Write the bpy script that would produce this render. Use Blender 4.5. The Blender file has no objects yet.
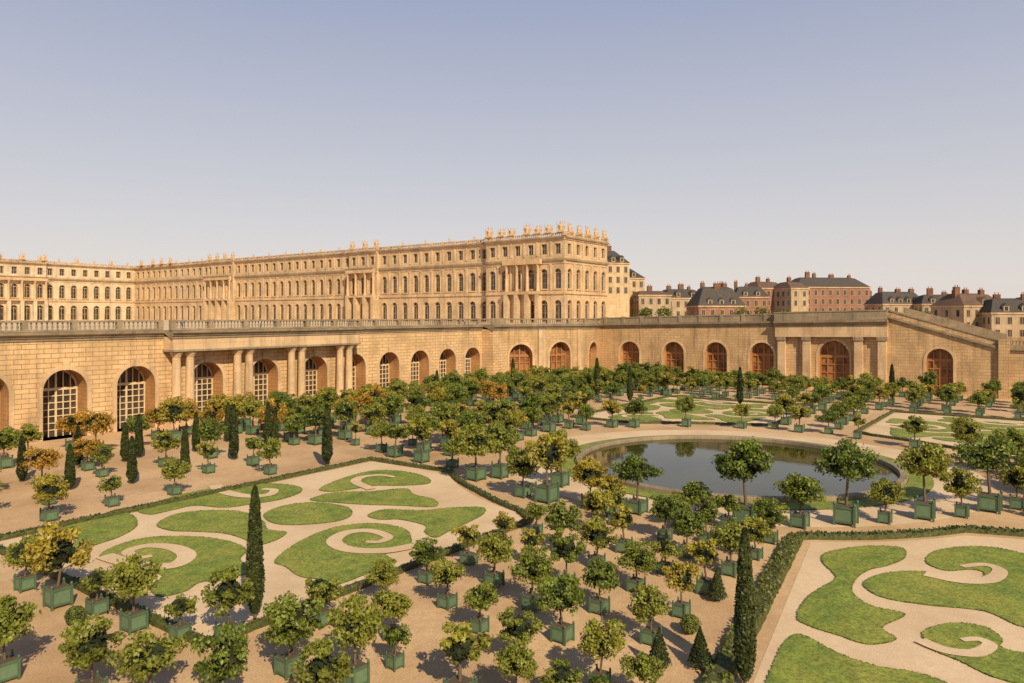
import bpy, math, random
from mathutils import Vector, noise
from mathutils.geometry import tessellate_polygon
random.seed(11)
FPX=740.0; H=16.0; HZ=316.0; PSI=math.radians(35.86)
FW=Vector((math.cos(PSI),math.sin(PSI),0)); RT=Vector((math.sin(PSI),-math.cos(PSI),0))
# survey(): bearing + depression measured from the terrace view point -> point of the garden ground (z=0)
def survey(u,v):
    Z=FPX*H/(v-HZ); return site(u,Z)
def site(u,Z):
    p=(FW+RT*((u-512)/FPX))*Z; return (p.x,p.y)
S=bpy.context.scene
COL=S.collection
# ------------------------------------------------------------------ materials
def new_mat(name):
    m=bpy.data.materials.new(name); m.use_nodes=True
    nt=m.node_tree; b=nt.nodes["Principled BSDF"]; return m,nt,b
def N(nt,t,**k):
    n=nt.nodes.new(t)
    for a,v in k.items(): setattr(n,a,v)
    return n
def mixc(nt,fac,a,b,mode='MIX'):
    n=N(nt,'ShaderNodeMix',data_type='RGBA',blend_type=mode)
    for s,v in ((n.inputs[0],fac),(n.inputs[6],a),(n.inputs[7],b)):
        if hasattr(v,'links') or isinstance(v,bpy.types.NodeSocket): nt.links.new(v,s)
        elif isinstance(v,(int,float)): s.default_value=v
        else: s.default_value=(*v,1)
    return n.outputs[2]
def ntex(nt,scale,detail=4,rough=.55,vec=None):
    n=N(nt,'ShaderNodeTexNoise'); n.inputs['Scale'].default_value=scale; n.inputs['Detail'].default_value=detail; n.inputs['Roughness'].default_value=rough
    if vec is not None: nt.links.new(vec,n.inputs['Vector'])
    return n.outputs['Fac']
def ramp(nt,src,a,b,c0=(0,0,0),c1=(1,1,1)):
    r=N(nt,'ShaderNodeValToRGB'); r.color_ramp.elements[0].position=a; r.color_ramp.elements[1].position=b
    r.color_ramp.elements[0].color=(*c0,1); r.color_ramp.elements[1].color=(*c1,1); nt.links.new(src,r.inputs[0]); return r.outputs[0]
def bump(nt,b,h,st,d,inv=False):
    n=N(nt,'ShaderNodeBump'); n.inputs['Strength'].default_value=st; n.inputs['Distance'].default_value=d; n.invert=inv
    nt.links.new(h,n.inputs['Height']); nt.links.new(n.outputs[0],b.inputs['Normal'])
def mat_noise(name,c1,c2,scale,rough=.8,bs=0.0,bd=.02,c3=None,s3=.1,fine=None):
    m,nt,b=new_mat(name); tc=N(nt,'ShaderNodeTexCoord').outputs['Object']
    f=ntex(nt,scale,6,.6,tc); c=mixc(nt,ramp(nt,f,.32,.68),c1,c2)
    if c3: c=mixc(nt,ramp(nt,ntex(nt,s3,4,.6,tc),.42,.7),c,c3)
    if fine:
        c=mixc(nt,fine[1],c,mixc(nt,ramp(nt,ntex(nt,fine[0],3,.7,tc),.35,.65),(.35,.35,.35),(1.6,1.6,1.6)),'MULTIPLY')
    nt.links.new(c,b.inputs['Base Color']); b.inputs['Roughness'].default_value=rough
    if bs: bump(nt,b,f,bs,bd)
    return m
def mat_stone(name,c1,c2,cj,bw=1.7,bh=.62,joint=.035,stain=(.16,.11,.07),st=.5,bs=.6):
    m,nt,b=new_mat(name); tcn=N(nt,'ShaderNodeTexCoord'); tc=tcn.outputs['Object']; uv=tcn.outputs['UV']
    br=N(nt,'ShaderNodeTexBrick'); nt.links.new(uv,br.inputs['Vector'])
    br.inputs['Scale'].default_value=1; br.inputs['Brick Width'].default_value=bw; br.inputs['Row Height'].default_value=bh
    br.inputs['Mortar Size'].default_value=joint; br.inputs['Mortar Smooth'].default_value=.3; br.inputs['Bias'].default_value=-.1
    br.inputs['Color1'].default_value=(*c1,1); br.inputs['Color2'].default_value=(*c2,1); br.inputs['Mortar'].default_value=(*cj,1)
    c=mixc(nt,ramp(nt,ntex(nt,.22,7,.7,tc),.42,.72),br.outputs['Color'],tuple(x*.66 for x in c2))
    mp=N(nt,'ShaderNodeMapping'); mp.inputs['Scale'].default_value=(.9,.9,.09); nt.links.new(tc,mp.inputs['Vector'])
    stf=ramp(nt,ntex(nt,1.0,5,.7,mp.outputs[0]),.50,.76,(0,0,0),(st,st,st))
    c=mixc(nt,stf,c,stain)
    c=mixc(nt,.4,c,mixc(nt,ntex(nt,6,3,.6,tc),(.7,.7,.7),(1.25,1.25,1.25)),'MULTIPLY')
    nt.links.new(c,b.inputs['Base Color']); b.inputs['Roughness'].default_value=.9
    bump(nt,b,br.outputs['Fac'],bs,.04,True)
    return m
def plain(name,c,rough=.6,metal=0):
    return mat_noise(name,tuple(x*.85 for x in c),tuple(x*1.12 for x in c),3.0,rough)
def glass(name,c,rough=.08):
    m,nt,b=new_mat(name); tc=N(nt,'ShaderNodeTexCoord').outputs['Object']
    f=ntex(nt,.45,2,.5,tc); nt.links.new(mixc(nt,ramp(nt,f,.4,.6),c,tuple(x*2.2 for x in c)),b.inputs['Base Color'])
    b.inputs['Roughness'].default_value=rough; bump(nt,b,ntex(nt,1.5,2,.5,tc),.15,.03); return m
def leafmat(name,dark,lite,warm):
    m,nt,b=new_mat(name)
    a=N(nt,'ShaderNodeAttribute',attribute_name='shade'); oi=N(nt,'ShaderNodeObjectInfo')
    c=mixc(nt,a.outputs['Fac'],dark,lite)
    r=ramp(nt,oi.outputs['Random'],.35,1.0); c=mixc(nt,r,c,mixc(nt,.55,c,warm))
    r2=ramp(nt,oi.outputs['Random'],.0,.3,(.72,.78,.74),(1,1,1)); c=mixc(nt,1.0,c,r2,'MULTIPLY')
    nt.links.new(c,b.inputs['Base Color']); b.inputs['Roughness'].default_value=.5
    tr=N(nt,'ShaderNodeBsdfTranslucent'); nt.links.new(c,tr.inputs['Color'])
    mx=N(nt,'ShaderNodeMixShader'); mx.inputs[0].default_value=.32
    out=[n for n in nt.nodes if n.type=='OUTPUT_MATERIAL'][0]
    nt.links.new(b.outputs[0],mx.inputs[1]); nt.links.new(tr.outputs[0],mx.inputs[2]); nt.links.new(mx.outputs[0],out.inputs[0])
    return m
M={}
M['wall']=mat_stone('limestone_ashlar',(.76,.51,.27),(.66,.43,.215),(.30,.18,.085),1.7,.62,.045,st=.5)
M['wing']=mat_stone('limestone_weathered',(.64,.42,.22),(.55,.355,.175),(.30,.19,.09),st=.85)
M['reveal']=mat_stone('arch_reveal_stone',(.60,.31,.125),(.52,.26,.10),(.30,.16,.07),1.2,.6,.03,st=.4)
M['trim']=mat_stone('limestone_trim',(.70,.49,.29),(.62,.42,.235),(.44,.30,.16),3.0,1.2,.02,st=.6,bs=.2)
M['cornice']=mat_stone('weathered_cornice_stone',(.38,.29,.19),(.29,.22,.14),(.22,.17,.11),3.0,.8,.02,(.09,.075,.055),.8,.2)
M['palace']=mat_stone('palace_stone',(.70,.51,.31),(.62,.44,.255),(.42,.28,.15),1.8,.7,.03,st=.6)
M['palace_lite']=mat_stone('palace_pale_stone',(.76,.62,.43),(.70,.56,.38),(.50,.38,.25),1.8,.7,.03,st=.3)
M['glass']=glass('window_glass',(.040,.032,.026))
M['glassw']=glass('door_glass',(.16,.08,.035),.12)
M['frame']=plain('cream_window_frame',(.68,.52,.32))
M['pframe']=plain('palace_window_frame',(.42,.33,.22))
M['oak']=plain('oak_door',(.40,.165,.055),.5)
M['sand']=mat_noise('sand_ground',(.55,.365,.20),(.67,.46,.27),1.6,.95,.5,.02,(.42,.26,.13),.09,(9,.28))
M['path']=mat_noise('pale_gravel',(.68,.505,.325),(.75,.565,.37),2.2,.95,.4,.015,(.58,.415,.25),.15,(12,.2))
M['grass']=mat_noise('lawn_grass',(.115,.165,.022),(.235,.285,.04),.9,.9,1.0,.06,(.29,.29,.05),.25,(6,.65))
M['turf']=mat_noise('turf_edge',(.06,.08,.014),(.13,.15,.025),3,.9,.6,.03)
M['soil']=plain('soil',(.10,.07,.045),.95)
M['hedge']=mat_noise('box_hedge',(.03,.04,.01),(.12,.12,.03),4.0,.8,1.0,.1)
M['slate']=mat_stone('slate_roof',(.075,.065,.06),(.11,.095,.085),(.05,.045,.04),.5,.3,.03,st=.3)
M['tile']=mat_stone('tile_roof',(.20,.12,.08),(.15,.095,.065),(.10,.06,.05),.5,.3,.03,st=.3)
M['brick']=mat_stone('red_brick_wall',(.38,.175,.105),(.31,.14,.09),(.38,.27,.19),.5,.16,.02,st=.3)
M['chim']=mat_stone('chimney_brick',(.30,.115,.055),(.19,.08,.045),(.2,.14,.1),.5,.16,.02,st=.5)
M['rend']=mat_stone('rendered_wall',(.50,.38,.25),(.45,.33,.21),(.40,.30,.2),3,2,.01,st=.5)
M['box']=plain('green_painted_planter',(.12,.19,.11),.5)
M['iron']=plain('planter_iron',(.075,.125,.07),.5)
M['bark']=mat_noise('bark',(.09,.06,.035),(.17,.12,.08),12,.9,.6,.02)
M['leaf']=leafmat('orange_tree_leaves',(.032,.055,.007),(.27,.33,.045),(.38,.34,.05))
M['leafy']=leafmat('yellow_green_leaves',(.09,.105,.012),(.46,.43,.06),(.48,.33,.045))
M['amber']=leafmat('autumn_leaves',(.20,.11,.012),(.62,.38,.05),(.52,.28,.04))
M['cyp']=leafmat('cypress_leaves',(.014,.026,.005),(.085,.11,.018),(.10,.11,.02))
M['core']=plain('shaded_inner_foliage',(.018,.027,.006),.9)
M['coping']=mat_stone('pool_coping_stone',(.36,.28,.18),(.28,.22,.14),(.15,.12,.08),1.5,.5,.02,st=.5)
m,nt,b=new_mat('pool_water'); tc=N(nt,'ShaderNodeTexCoord').outputs['Object']
nt.links.new(mixc(nt,ntex(nt,.10,4,.6,tc),(.018,.023,.006),(.08,.075,.02)),b.inputs['Base Color'])
b.inputs['Roughness'].default_value=.03; b.inputs['IOR'].default_value=1.28; b.inputs['Specular IOR Level'].default_value=.42; bump(nt,b,ntex(nt,1.1,3,.5,tc),.10,.02); M['water']=m
# ------------------------------------------------------------------ mesh builder
class MB:
    def __init__(s): s.v=[];s.f=[];s.m=[];s.mats=[];s.sm=[];s.sh=[]
    def mi(s,k):
        if k not in s.mats: s.mats.append(k)
        return s.mats.index(k)
    def face(s,pts,k,smooth=False,shade=.5):
        n=len(s.v); s.v.extend([tuple(p) for p in pts]); s.f.append(tuple(range(n,n+len(pts)))); s.m.append(s.mi(k)); s.sm.append(smooth); s.sh.append(shade)
    def box(s,x0,x1,y0,y1,z0,z1,k):
        p=[(x0,y0,z0),(x1,y0,z0),(x1,y1,z0),(x0,y1,z0),(x0,y0,z1),(x1,y0,z1),(x1,y1,z1),(x0,y1,z1)]
        s.hexa(p,k)
    def hexa(s,p,k):
        n=len(s.v); s.v.extend([tuple(q) for q in p]); k=s.mi(k)
        for f in ((3,2,1,0),(4,5,6,7),(0,1,5,4),(1,2,6,5),(2,3,7,6),(3,0,4,7)):
            s.f.append(tuple(n+i for i in f)); s.m.append(k); s.sm.append(False); s.sh.append(.5)
    def lathe(s,cx,cy,prof,n,k,smooth=True,cap=True,sx=1,sy=1):
        b=len(s.v); ki=s.mi(k)
        for r,z in prof:
            for i in range(n):
                a=2*math.pi*i/n; s.v.append((cx+r*math.cos(a)*sx,cy+r*math.sin(a)*sy,z))
        for j in range(len(prof)-1):
            for i in range(n):
                i2=(i+1)%n; s.f.append((b+j*n+i,b+j*n+i2,b+(j+1)*n+i2,b+(j+1)*n+i)); s.m.append(ki); s.sm.append(smooth); s.sh.append(.5)
        if cap:
            s.f.append(tuple(b+(len(prof)-1)*n+i for i in range(n))); s.m.append(ki); s.sm.append(False); s.sh.append(.5)
    def tube(s,a,b_,r0,r1,n,k):
        a=Vector(a);b_=Vector(b_);d=(b_-a).normalized(); u=d.orthogonal().normalized(); w=d.cross(u); b=len(s.v); ki=s.mi(k)
        for p,r in ((a,r0),(b_,r1)):
            for i in range(n):
                t=2*math.pi*i/n; s.v.append(tuple(p+u*math.cos(t)*r+w*math.sin(t)*r))
        for i in range(n):
            i2=(i+1)%n; s.f.append((b+i,b+i2,b+n+i2,b+n+i)); s.m.append(ki); s.sm.append(True); s.sh.append(.5)
    def mesh(s,name,uv=True):
        me=bpy.data.meshes.new(name); me.from_pydata(s.v,[],s.f)
        for k in s.mats: me.materials.append(M[k])
        me.polygons.foreach_set('material_index',s.m); me.polygons.foreach_set('use_smooth',s.sm)
        at=me.attributes.new('shade','FLOAT','FACE'); at.data.foreach_set('value',s.sh)
        if uv:
            l=me.uv_layers.new(name='UVMap'); out=[0.0]*(2*len(me.loops))
            for p in me.polygons:
                nn=p.normal
                if abs(nn.z)>.75: 
                    for li in p.loop_indices:
                        c=me.vertices[me.loops[li].vertex_index].co; out[2*li]=c.x; out[2*li+1]=c.y
                else:
                    t=Vector((-nn.y,nn.x,0)); t=t.normalized() if t.length>1e-6 else Vector((1,0,0))
                    if abs(t.x)>abs(t.y):
                        if t.x<0: t=-t
                    elif t.y<0: t=-t
                    for li in p.loop_indices:
                        c=me.vertices[me.loops[li].vertex_index].co; out[2*li]=c.x*t.x+c.y*t.y; out[2*li+1]=c.z
            l.data.foreach_set('uv',out)
        me.update(); return me
    def obj(s,name,loc=(0,0,0),rz=0,parent=None):
        o=bpy.data.objects.new(name,s.mesh(name)); COL.objects.link(o); o.location=loc; o.rotation_euler[2]=rz
        if parent: o.parent=parent
        return o
def inst(name,me,loc,rz=0,sc=1):
    o=bpy.data.objects.new(name,me); COL.objects.link(o); o.location=loc; o.rotation_euler[2]=rz
    o.scale=(sc,sc,sc) if isinstance(sc,(int,float)) else sc
    return o
# ---- wall space helpers: P(s,z,d) maps run / height / depth-into-wall to world
def pbox(mb,P,s0,s1,z0,z1,d0,d1,k,n=1):
    for i in range(n):
        a=s0+(s1-s0)*i/n; b=s0+(s1-s0)*(i+1)/n
        mb.hexa([P(a,z0,d0),P(b,z0,d0),P(b,z0,d1),P(a,z0,d1),P(a,z1,d0),P(b,z1,d0),P(b,z1,d1),P(a,z1,d1)],k)
def bay(mb,P,s0,s1,z0,z1,sc,w,zs,zb,depth,k,kr,arch=True,n=10,sub=1,band=None,gl='glass',fr='frame',bars=(3,5),fw=.12,ki=None):
    ki=ki or kr
    q=lambda a,b,c,d,kk: mb.face([a,b,c,d],kk)
    for a,b in ((s0,sc-w),(sc+w,s1)):
        for i in range(sub):
            x0=a+(b-a)*i/sub; x1=a+(b-a)*(i+1)/sub
            q(P(x0,z0,0),P(x1,z0,0),P(x1,z1,0),P(x0,z1,0),k)
    if arch: top=[(sc-w*math.cos(math.pi*i/n),zs+w*math.sin(math.pi*i/n)) for i in range(n+1)]
    else: top=[(sc-w,zs),(sc+w,zs)]
    for (a,za),(b,zb_) in zip(top,top[1:]): q(P(a,za,0),P(b,zb_,0),P(b,z1,0),P(a,z1,0),k)
    if zb>z0: q(P(sc-w,z0,0),P(sc+w,z0,0),P(sc+w,zb,0),P(sc-w,zb,0),k)
    out=[(sc-w,zb)]+top+[(sc+w,zb)]
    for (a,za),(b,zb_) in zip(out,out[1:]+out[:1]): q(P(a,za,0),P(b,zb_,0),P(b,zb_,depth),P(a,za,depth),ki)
    mb.face([P(a,z,depth) for a,z in out],gl)
    if band:
        bw,bd=band; o2=[(sc-w-bw,zb)]
        if arch: o2+=[(sc-(w+bw)*math.cos(math.pi*i/n),zs+(w+bw)*math.sin(math.pi*i/n)) for i in range(n+1)]
        else: o2+=[(sc-w-bw,zs+bw),(sc+w+bw,zs+bw)]
        o2+=[(sc+w+bw,zb)]
        for i in range(len(out)-1):
            a,b_,c,d=out[i],out[i+1],o2[i+1],o2[i]
            q(P(a[0],a[1],-bd),P(b_[0],b_[1],-bd),P(c[0],c[1],-bd),P(d[0],d[1],-bd),kr)
            q(P(d[0],d[1],-bd),P(c[0],c[1],-bd),P(c[0],c[1],0),P(d[0],d[1],0),kr)
            q(P(a[0],a[1],-bd),P(b_[0],b_[1],-bd),P(b_[0],b_[1],0),P(a[0],a[1],0),kr)
    nv,nh=bars; d1=depth-.03; d0=depth-.03-fw
    def ztop(s):
        if not arch: return zs
        return zs+math.sqrt(max(0,w*w-(s-sc)**2))
    for i in range(nv+1):
        s=sc-w+2*w*i/nv; f=fw*(1.3 if i in(0,nv) else .5 if nv>3 and i!=nv//2 else 1)
        a=max(sc-w,s-f/1); b=min(sc+w,s+f/1); pbox(mb,P,a,b,zb,min(ztop(a),ztop(b)) if i not in (0,nv) else zs,d0,d1,fr)
    for j in range(1,nh+1):
        z=zb+(zs-zb)*j/nh; f=fw*(1.4 if j==nh else .5)
        pbox(mb,P,sc-w,sc+w,z-f,z+f,d0+.02,d1,fr)
    if arch and w>1.5:
        for i in range(n):
            t0=math.pi*i/n;t1=math.pi*(i+1)/n; ri=w-.25
            mb.face([P(sc-w*math.cos(t0),zs+w*math.sin(t0),d0),P(sc-w*math.cos(t1),zs+w*math.sin(t1),d0),P(sc-ri*math.cos(t1),zs+ri*math.sin(t1),d0),P(sc-ri*math.cos(t0),zs+ri*math.sin(t0),d0)],fr)
def wallq(mb,P,s0,s1,z0,z1,k,n=1):
    for i in range(n):
        a=s0+(s1-s0)*i/n;b=s0+(s1-s0)*(i+1)/n
        mb.face([P(a,z0,0),P(b,z0,0),P(b,z1,0),P(a,z1,0)],k)
def cornice(mb,P,s0,s1,prof,k,n=1):
    ss=[s0+(s1-s0)*i/n for i in range(n+1)]
    for a,b in zip(ss,ss[1:]):
        for (d0,z0),(d1,z1) in zip(prof,prof[1:]): mb.face([P(a,z0,d0),P(b,z0,d0),P(b,z1,d1),P(a,z1,d1)],k)
    for s in (s0,s1): mb.face([P(s,z,d) for d,z in prof],k)
def baluster(mb,P,s,z0,z1,d,k,n=6):
    h=z1-z0; c=P(s,z0,d); zz=lambda t:P(s,z0+h*t,d)[2]
    mb.lathe(c[0],c[1],[(.13,zz(0)),(.13,zz(.1)),(.07,zz(.16)),(.16,zz(.38)),(.06,zz(.75)),(.10,zz(.82)),(.13,zz(1))],n,k,cap=False)
def balustrade(mb,P,s0,s1,z0,h,k,d=0.3,sp=.5,pier=5.0,n=6,seg=1):
    L=s1-s0; pbox(mb,P,s0,s1,z0,z0+h*.16,d-.28,d+.28,k,seg); pbox(mb,P,s0,s1,z0+h*.82,z0+h,d-.27,d+.27,k,seg)
    np_=max(1,round(abs(L)/pier)); step=L/np_
    for i in range(np_+1):
        s=s0+step*i; pbox(mb,P,s-.35,s+.35,z0,z0+h*1.04,d-.34,d+.34,k)
        if i<np_:
            m_=max(1,int((abs(step)-.9)/sp))
            for j in range(m_): baluster(mb,P,s+step*(.45/abs(step)) +(step-.9*(1 if step>0 else -1))*(j+.5)/m_,z0+h*.16,z0+h*.82,d,k,n)
CORN=[(0,12.7),(-.15,12.75),(-.15,13.05),(-.35,13.15),(-.35,13.35),(-.75,13.55),(-.8,13.9),(0.6,13.95)]
# ------------------------------------------------------------------ ground, terraces
g=MB(); Rr=6000; NN=64
g.face([(Rr*math.cos(2*math.pi*i/NN),Rr*math.sin(2*math.pi*i/NN),0) for i in range(NN)],'sand'); g.obj('ground')
YW=104.0; XE=172.0
PL=lambda s,z,d:(s,YW+d,z)
mb=MB()
arcs=[-2.5,6.5,16,25.6,35,44.2,53.5,64.3,74.5,84.9,94.1,103,111.7,120.3,128.8]
ed=[-7.5]+[(a+b)/2 for a,b in zip(arcs,arcs[1:])]+[133.2]
for a,e0,e1 in zip(arcs,ed,ed[1:]):
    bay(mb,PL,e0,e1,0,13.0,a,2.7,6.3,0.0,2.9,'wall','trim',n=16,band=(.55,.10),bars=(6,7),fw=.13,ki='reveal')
    pbox(mb,PL,a-.4,a+.4,8.95,10.1,-.28,-.003,'trim')
wallq(mb,PL,-60,-7.5,0,13,'wall'); wallq(mb,PL,133.2,139,0,13,'wall')
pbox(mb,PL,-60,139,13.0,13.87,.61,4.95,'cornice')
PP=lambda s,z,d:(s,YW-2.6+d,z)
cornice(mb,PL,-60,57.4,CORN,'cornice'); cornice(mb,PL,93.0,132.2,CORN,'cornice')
pbox(mb,PL,57.4,93.0,11.0,13.0,-2.6,-.002,'trim'); cornice(mb,PP,57.2,93.2,CORN+[(3.2,13.96)],'cornice')
pbox(mb,PL,57.3,93.1,10.85,11.15,-2.75,-.003,'cornice')
for c in (59.6,69.6,79.8,90.3):
    pbox(mb,PL,c-2.2,c+2.2,0,1.7,-2.5,.0,'trim'); pbox(mb,PL,c-2.35,c+2.35,1.7,1.95,-2.62,.0,'trim')
    for o in (-1.05,1.05):
        mb.lathe(c+o,YW-1.55,[(.85,1.95),(.85,2.15),(.72,2.3),(.66,2.45),(.65,5),(.57,9.8),(.58,10.0),(.75,10.2),(.78,10.4),(.9,10.5),(.9,10.85)],20,'trim')
pbox(mb,PL,132.2,137.4,0,13.0,-3.2,.2,'wall'); cornice(mb,lambda s,z,d:(s,YW-3.2+d,z),132.0,137.6,CORN+[(3.7,13.96)],'cornice')
pbox(mb,PL,132.2,137.4,13.97,15.5,-3.1,-2.4,'cornice')
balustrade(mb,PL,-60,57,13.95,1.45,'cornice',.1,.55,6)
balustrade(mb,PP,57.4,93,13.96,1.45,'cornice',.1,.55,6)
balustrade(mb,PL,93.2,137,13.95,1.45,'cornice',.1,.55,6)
mb.obj('orangery_gallery')
# curved corner
A=Vector((138,104)); B=Vector((172,95.7)); mid=(A+B)/2; ch=(B-A); hl=ch.length/2; nrm=Vector((-ch.y,ch.x)).normalized()
sag=6.0; RC=(hl*hl+sag*sag)/(2*sag); CC=mid+nrm*(RC-sag); aA=math.atan2(A.y-CC.y,A.x-CC.x); aB=math.atan2(B.y-CC.y,B.x-CC.x)
if aB<aA: aB+=2*math.pi
LC=RC*(aB-aA)
PC=lambda s,z,d:(CC.x+(RC-d)*math.cos(aA+s/RC),CC.y+(RC-d)*math.sin(aA+s/RC),z)
mb=MB(); cs=[LC*.15,LC*.43,LC*.80]; e=[0,LC*.29,LC*.61,LC]
for a,e0,e1,w_ in zip(cs,e,e[1:],(2.8,3.2,2.8)): bay(mb,PC,e0,e1,0,13,a,w_,6.6,0,1.8,'wing','trim',n=12,sub=4,band=(.5,.1),gl='glassw',fr='oak',bars=(4,4),fw=.2,ki='reveal')
for s in (LC*.285,LC*.60): pbox(mb,PC,s-.9,s+.9,0,12.69,-.45,-.002,'trim')
cornice(mb,PC,0,LC,CORN,'cornice',16); balustrade(mb,PC,0,LC,13.95,1.45,'cornice',.1,.55,6,6,12)
mb.face([PC(LC*i/16,13.93,.55) for i in range(17)]+[(176,97,13.93),(176,112,13.93),(139,112,13.93)],'path')
mb.obj('orangery_curved_corner')
# east wing
def PE(s,z,d): return (XE+d,s,z*(1+.0014*(95.7-max(s,27)))) 
mb=MB(); arcs=[87,75,64.2,53.3]; e=[95.7,81,69.6,58.8,49.8]
for a,e0,e1 in zip(arcs,e,e[1:]): bay(mb,PE,e1,e0,0,13,a,2.75,6.6,0,1.9,'wing','trim',n=12,band=(.5,.1),gl='glassw',fr='oak',bars=(4,4),fw=.2,ki='reveal')
bay(mb,PE,27.3,49.8,0,13,37.7,3.2,6.6,0,1.9,'wing','trim',n=14,band=(.5,.1),gl='glassw',fr='oak',bars=(4,4),fw=.22,ki='reveal')
for c in (48.6,43.2,32.6,28.0):
    pbox(mb,PE,c-1.0,c+1.0,0,1.6,-1.3,0,'trim'); pbox(mb,PE,c-.8,c+.8,1.6,9.9,-1.0,-.002,'trim'); pbox(mb,PE,c-1.0,c+1.0,9.9,10.6,-1.25,-.001,'cornice')
pbox(mb,PE,27,49.9,10.6,13,-1.25,-.003,'trim'); cornice(mb,lambda s,z,d:PE(s,z,d-1.25),26.9,50.1,CORN+[(1.8,13.96)],'cornice')
cornice(mb,PE,50.1,95.7,CORN,'cornice',8)
pbox(mb,PE,27.2,95.6,13.0,13.9,.61,2.95,'cornice',8)
pbox(mb,PE,50.1,95.5,13.96,15.3,-.1,.5,'cornice',8); pbox(mb,PE,50.1,95.5,15.302,15.55,-.22,.62,'cornice',8)
pbox(mb,lambda s,z,d:PE(s,z,d-1.25),27,50.1,13.97,15.6,-.1,.5,'cornice'); pbox(mb,lambda s,z,d:PE(s,z,d-1.25),26.9,50.2,15.602,15.85,-.22,.62,'cornice')
for i in range(9): pbox(mb,PE,52+i*5.2,52.8+i*5.2,13.97,15.7,-.3,.7,'cornice')
PS=lambda s,z,d:(XE+d,s,z)
bay(mb,PS,7,27.3,0,9.7,17.6,2.4,7.0,0,1.6,'wing','trim',n=12,band=(.5,.1),gl='glassw',fr='oak',bars=(4,4),fw=.2,ki='reveal')
def slopeq(s0,s1,z0a,z0b,z1a,z1b,d0,d1,k):
    mb.hexa([PS(s0,z0a,d0),PS(s1,z0b,d0),PS(s1,z0b,d1),PS(s0,z0a,d1),PS(s0,z1a,d0),PS(s1,z1b,d0),PS(s1,z1b,d1),PS(s0,z1a,d1)],k)
mb.face([PS(7,9.7,0),PS(27.3,9.7,0),PS(27.3,16.0,0)],'wing')
slopeq(7,27.0,9.4,15.6,9.9,16.0,-.5,.5,'cornice'); slopeq(7,27.0,9.9,16.0,10.9,17.05,-.1,.4,'wing'); slopeq(7,27.0,10.9,17.05,11.2,17.4,-.25,.5,'cornice')
wallq(mb,PS,-8,7,0,9.6,'wing'); pbox(mb,PS,-8,7,9.4,10.2,-.5,.5,'cornice'); balustrade(mb,PS,-8,6.6,10.2,1.1,'cornice',.1,.5,5)
mb.face([PS(-8,0,0),PS(-8,9.6,0),PS(-42,0,0)],'wing'); slopeq(-40,-8,.0,9.4,1.2,10.9,-.2,.4,'cornice')
pbox(mb,PS,5.8,7.6,0,11.4,-.8,.6,'wing')
XF=22
slopeq(7,27,9.4,15.6,12.0,18.0,XF,XF+.6,'cornice'); pbox(mb,PS,-8,7,0,11.4,XF,XF+.6,'wing'); 
mb.face([PS(7,0,XF),PS(27,0,XF),PS(27,16,XF),PS(7,10,XF)],'wing')
for i in range(36):
    s=27-20*i/36; mb.box(XE+1.9,XE+XF-.02,s-20/36,s,0,14.4-5.2*i/36,'trim')
mb.box(XE+.55,XE+XF-.02,-8,5.7,0,9.15,'trim')
mb.obj('orangery_east_wing')
t=MB(); t.box(-60,139,YW+4.96,430,0,13.9,'path'); t.box(139.01,195,YW+6,430,0,13.88,'path'); t.box(XE+3,230,27.5,YW+5.9,0,13.86,'path'); t.box(195.01,330,YW+6,430,0,13.84,'path')
t.obj('upper_terrace')
tg=MB(); tg.box(230.01,1500,-500,106,0,9,'sand'); tg.box(195,230,-500,27,0,8.98,'sand'); tg.box(330.01,1500,106.01,700,0,9.01,'sand'); tg.obj('town_ground')
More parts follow.
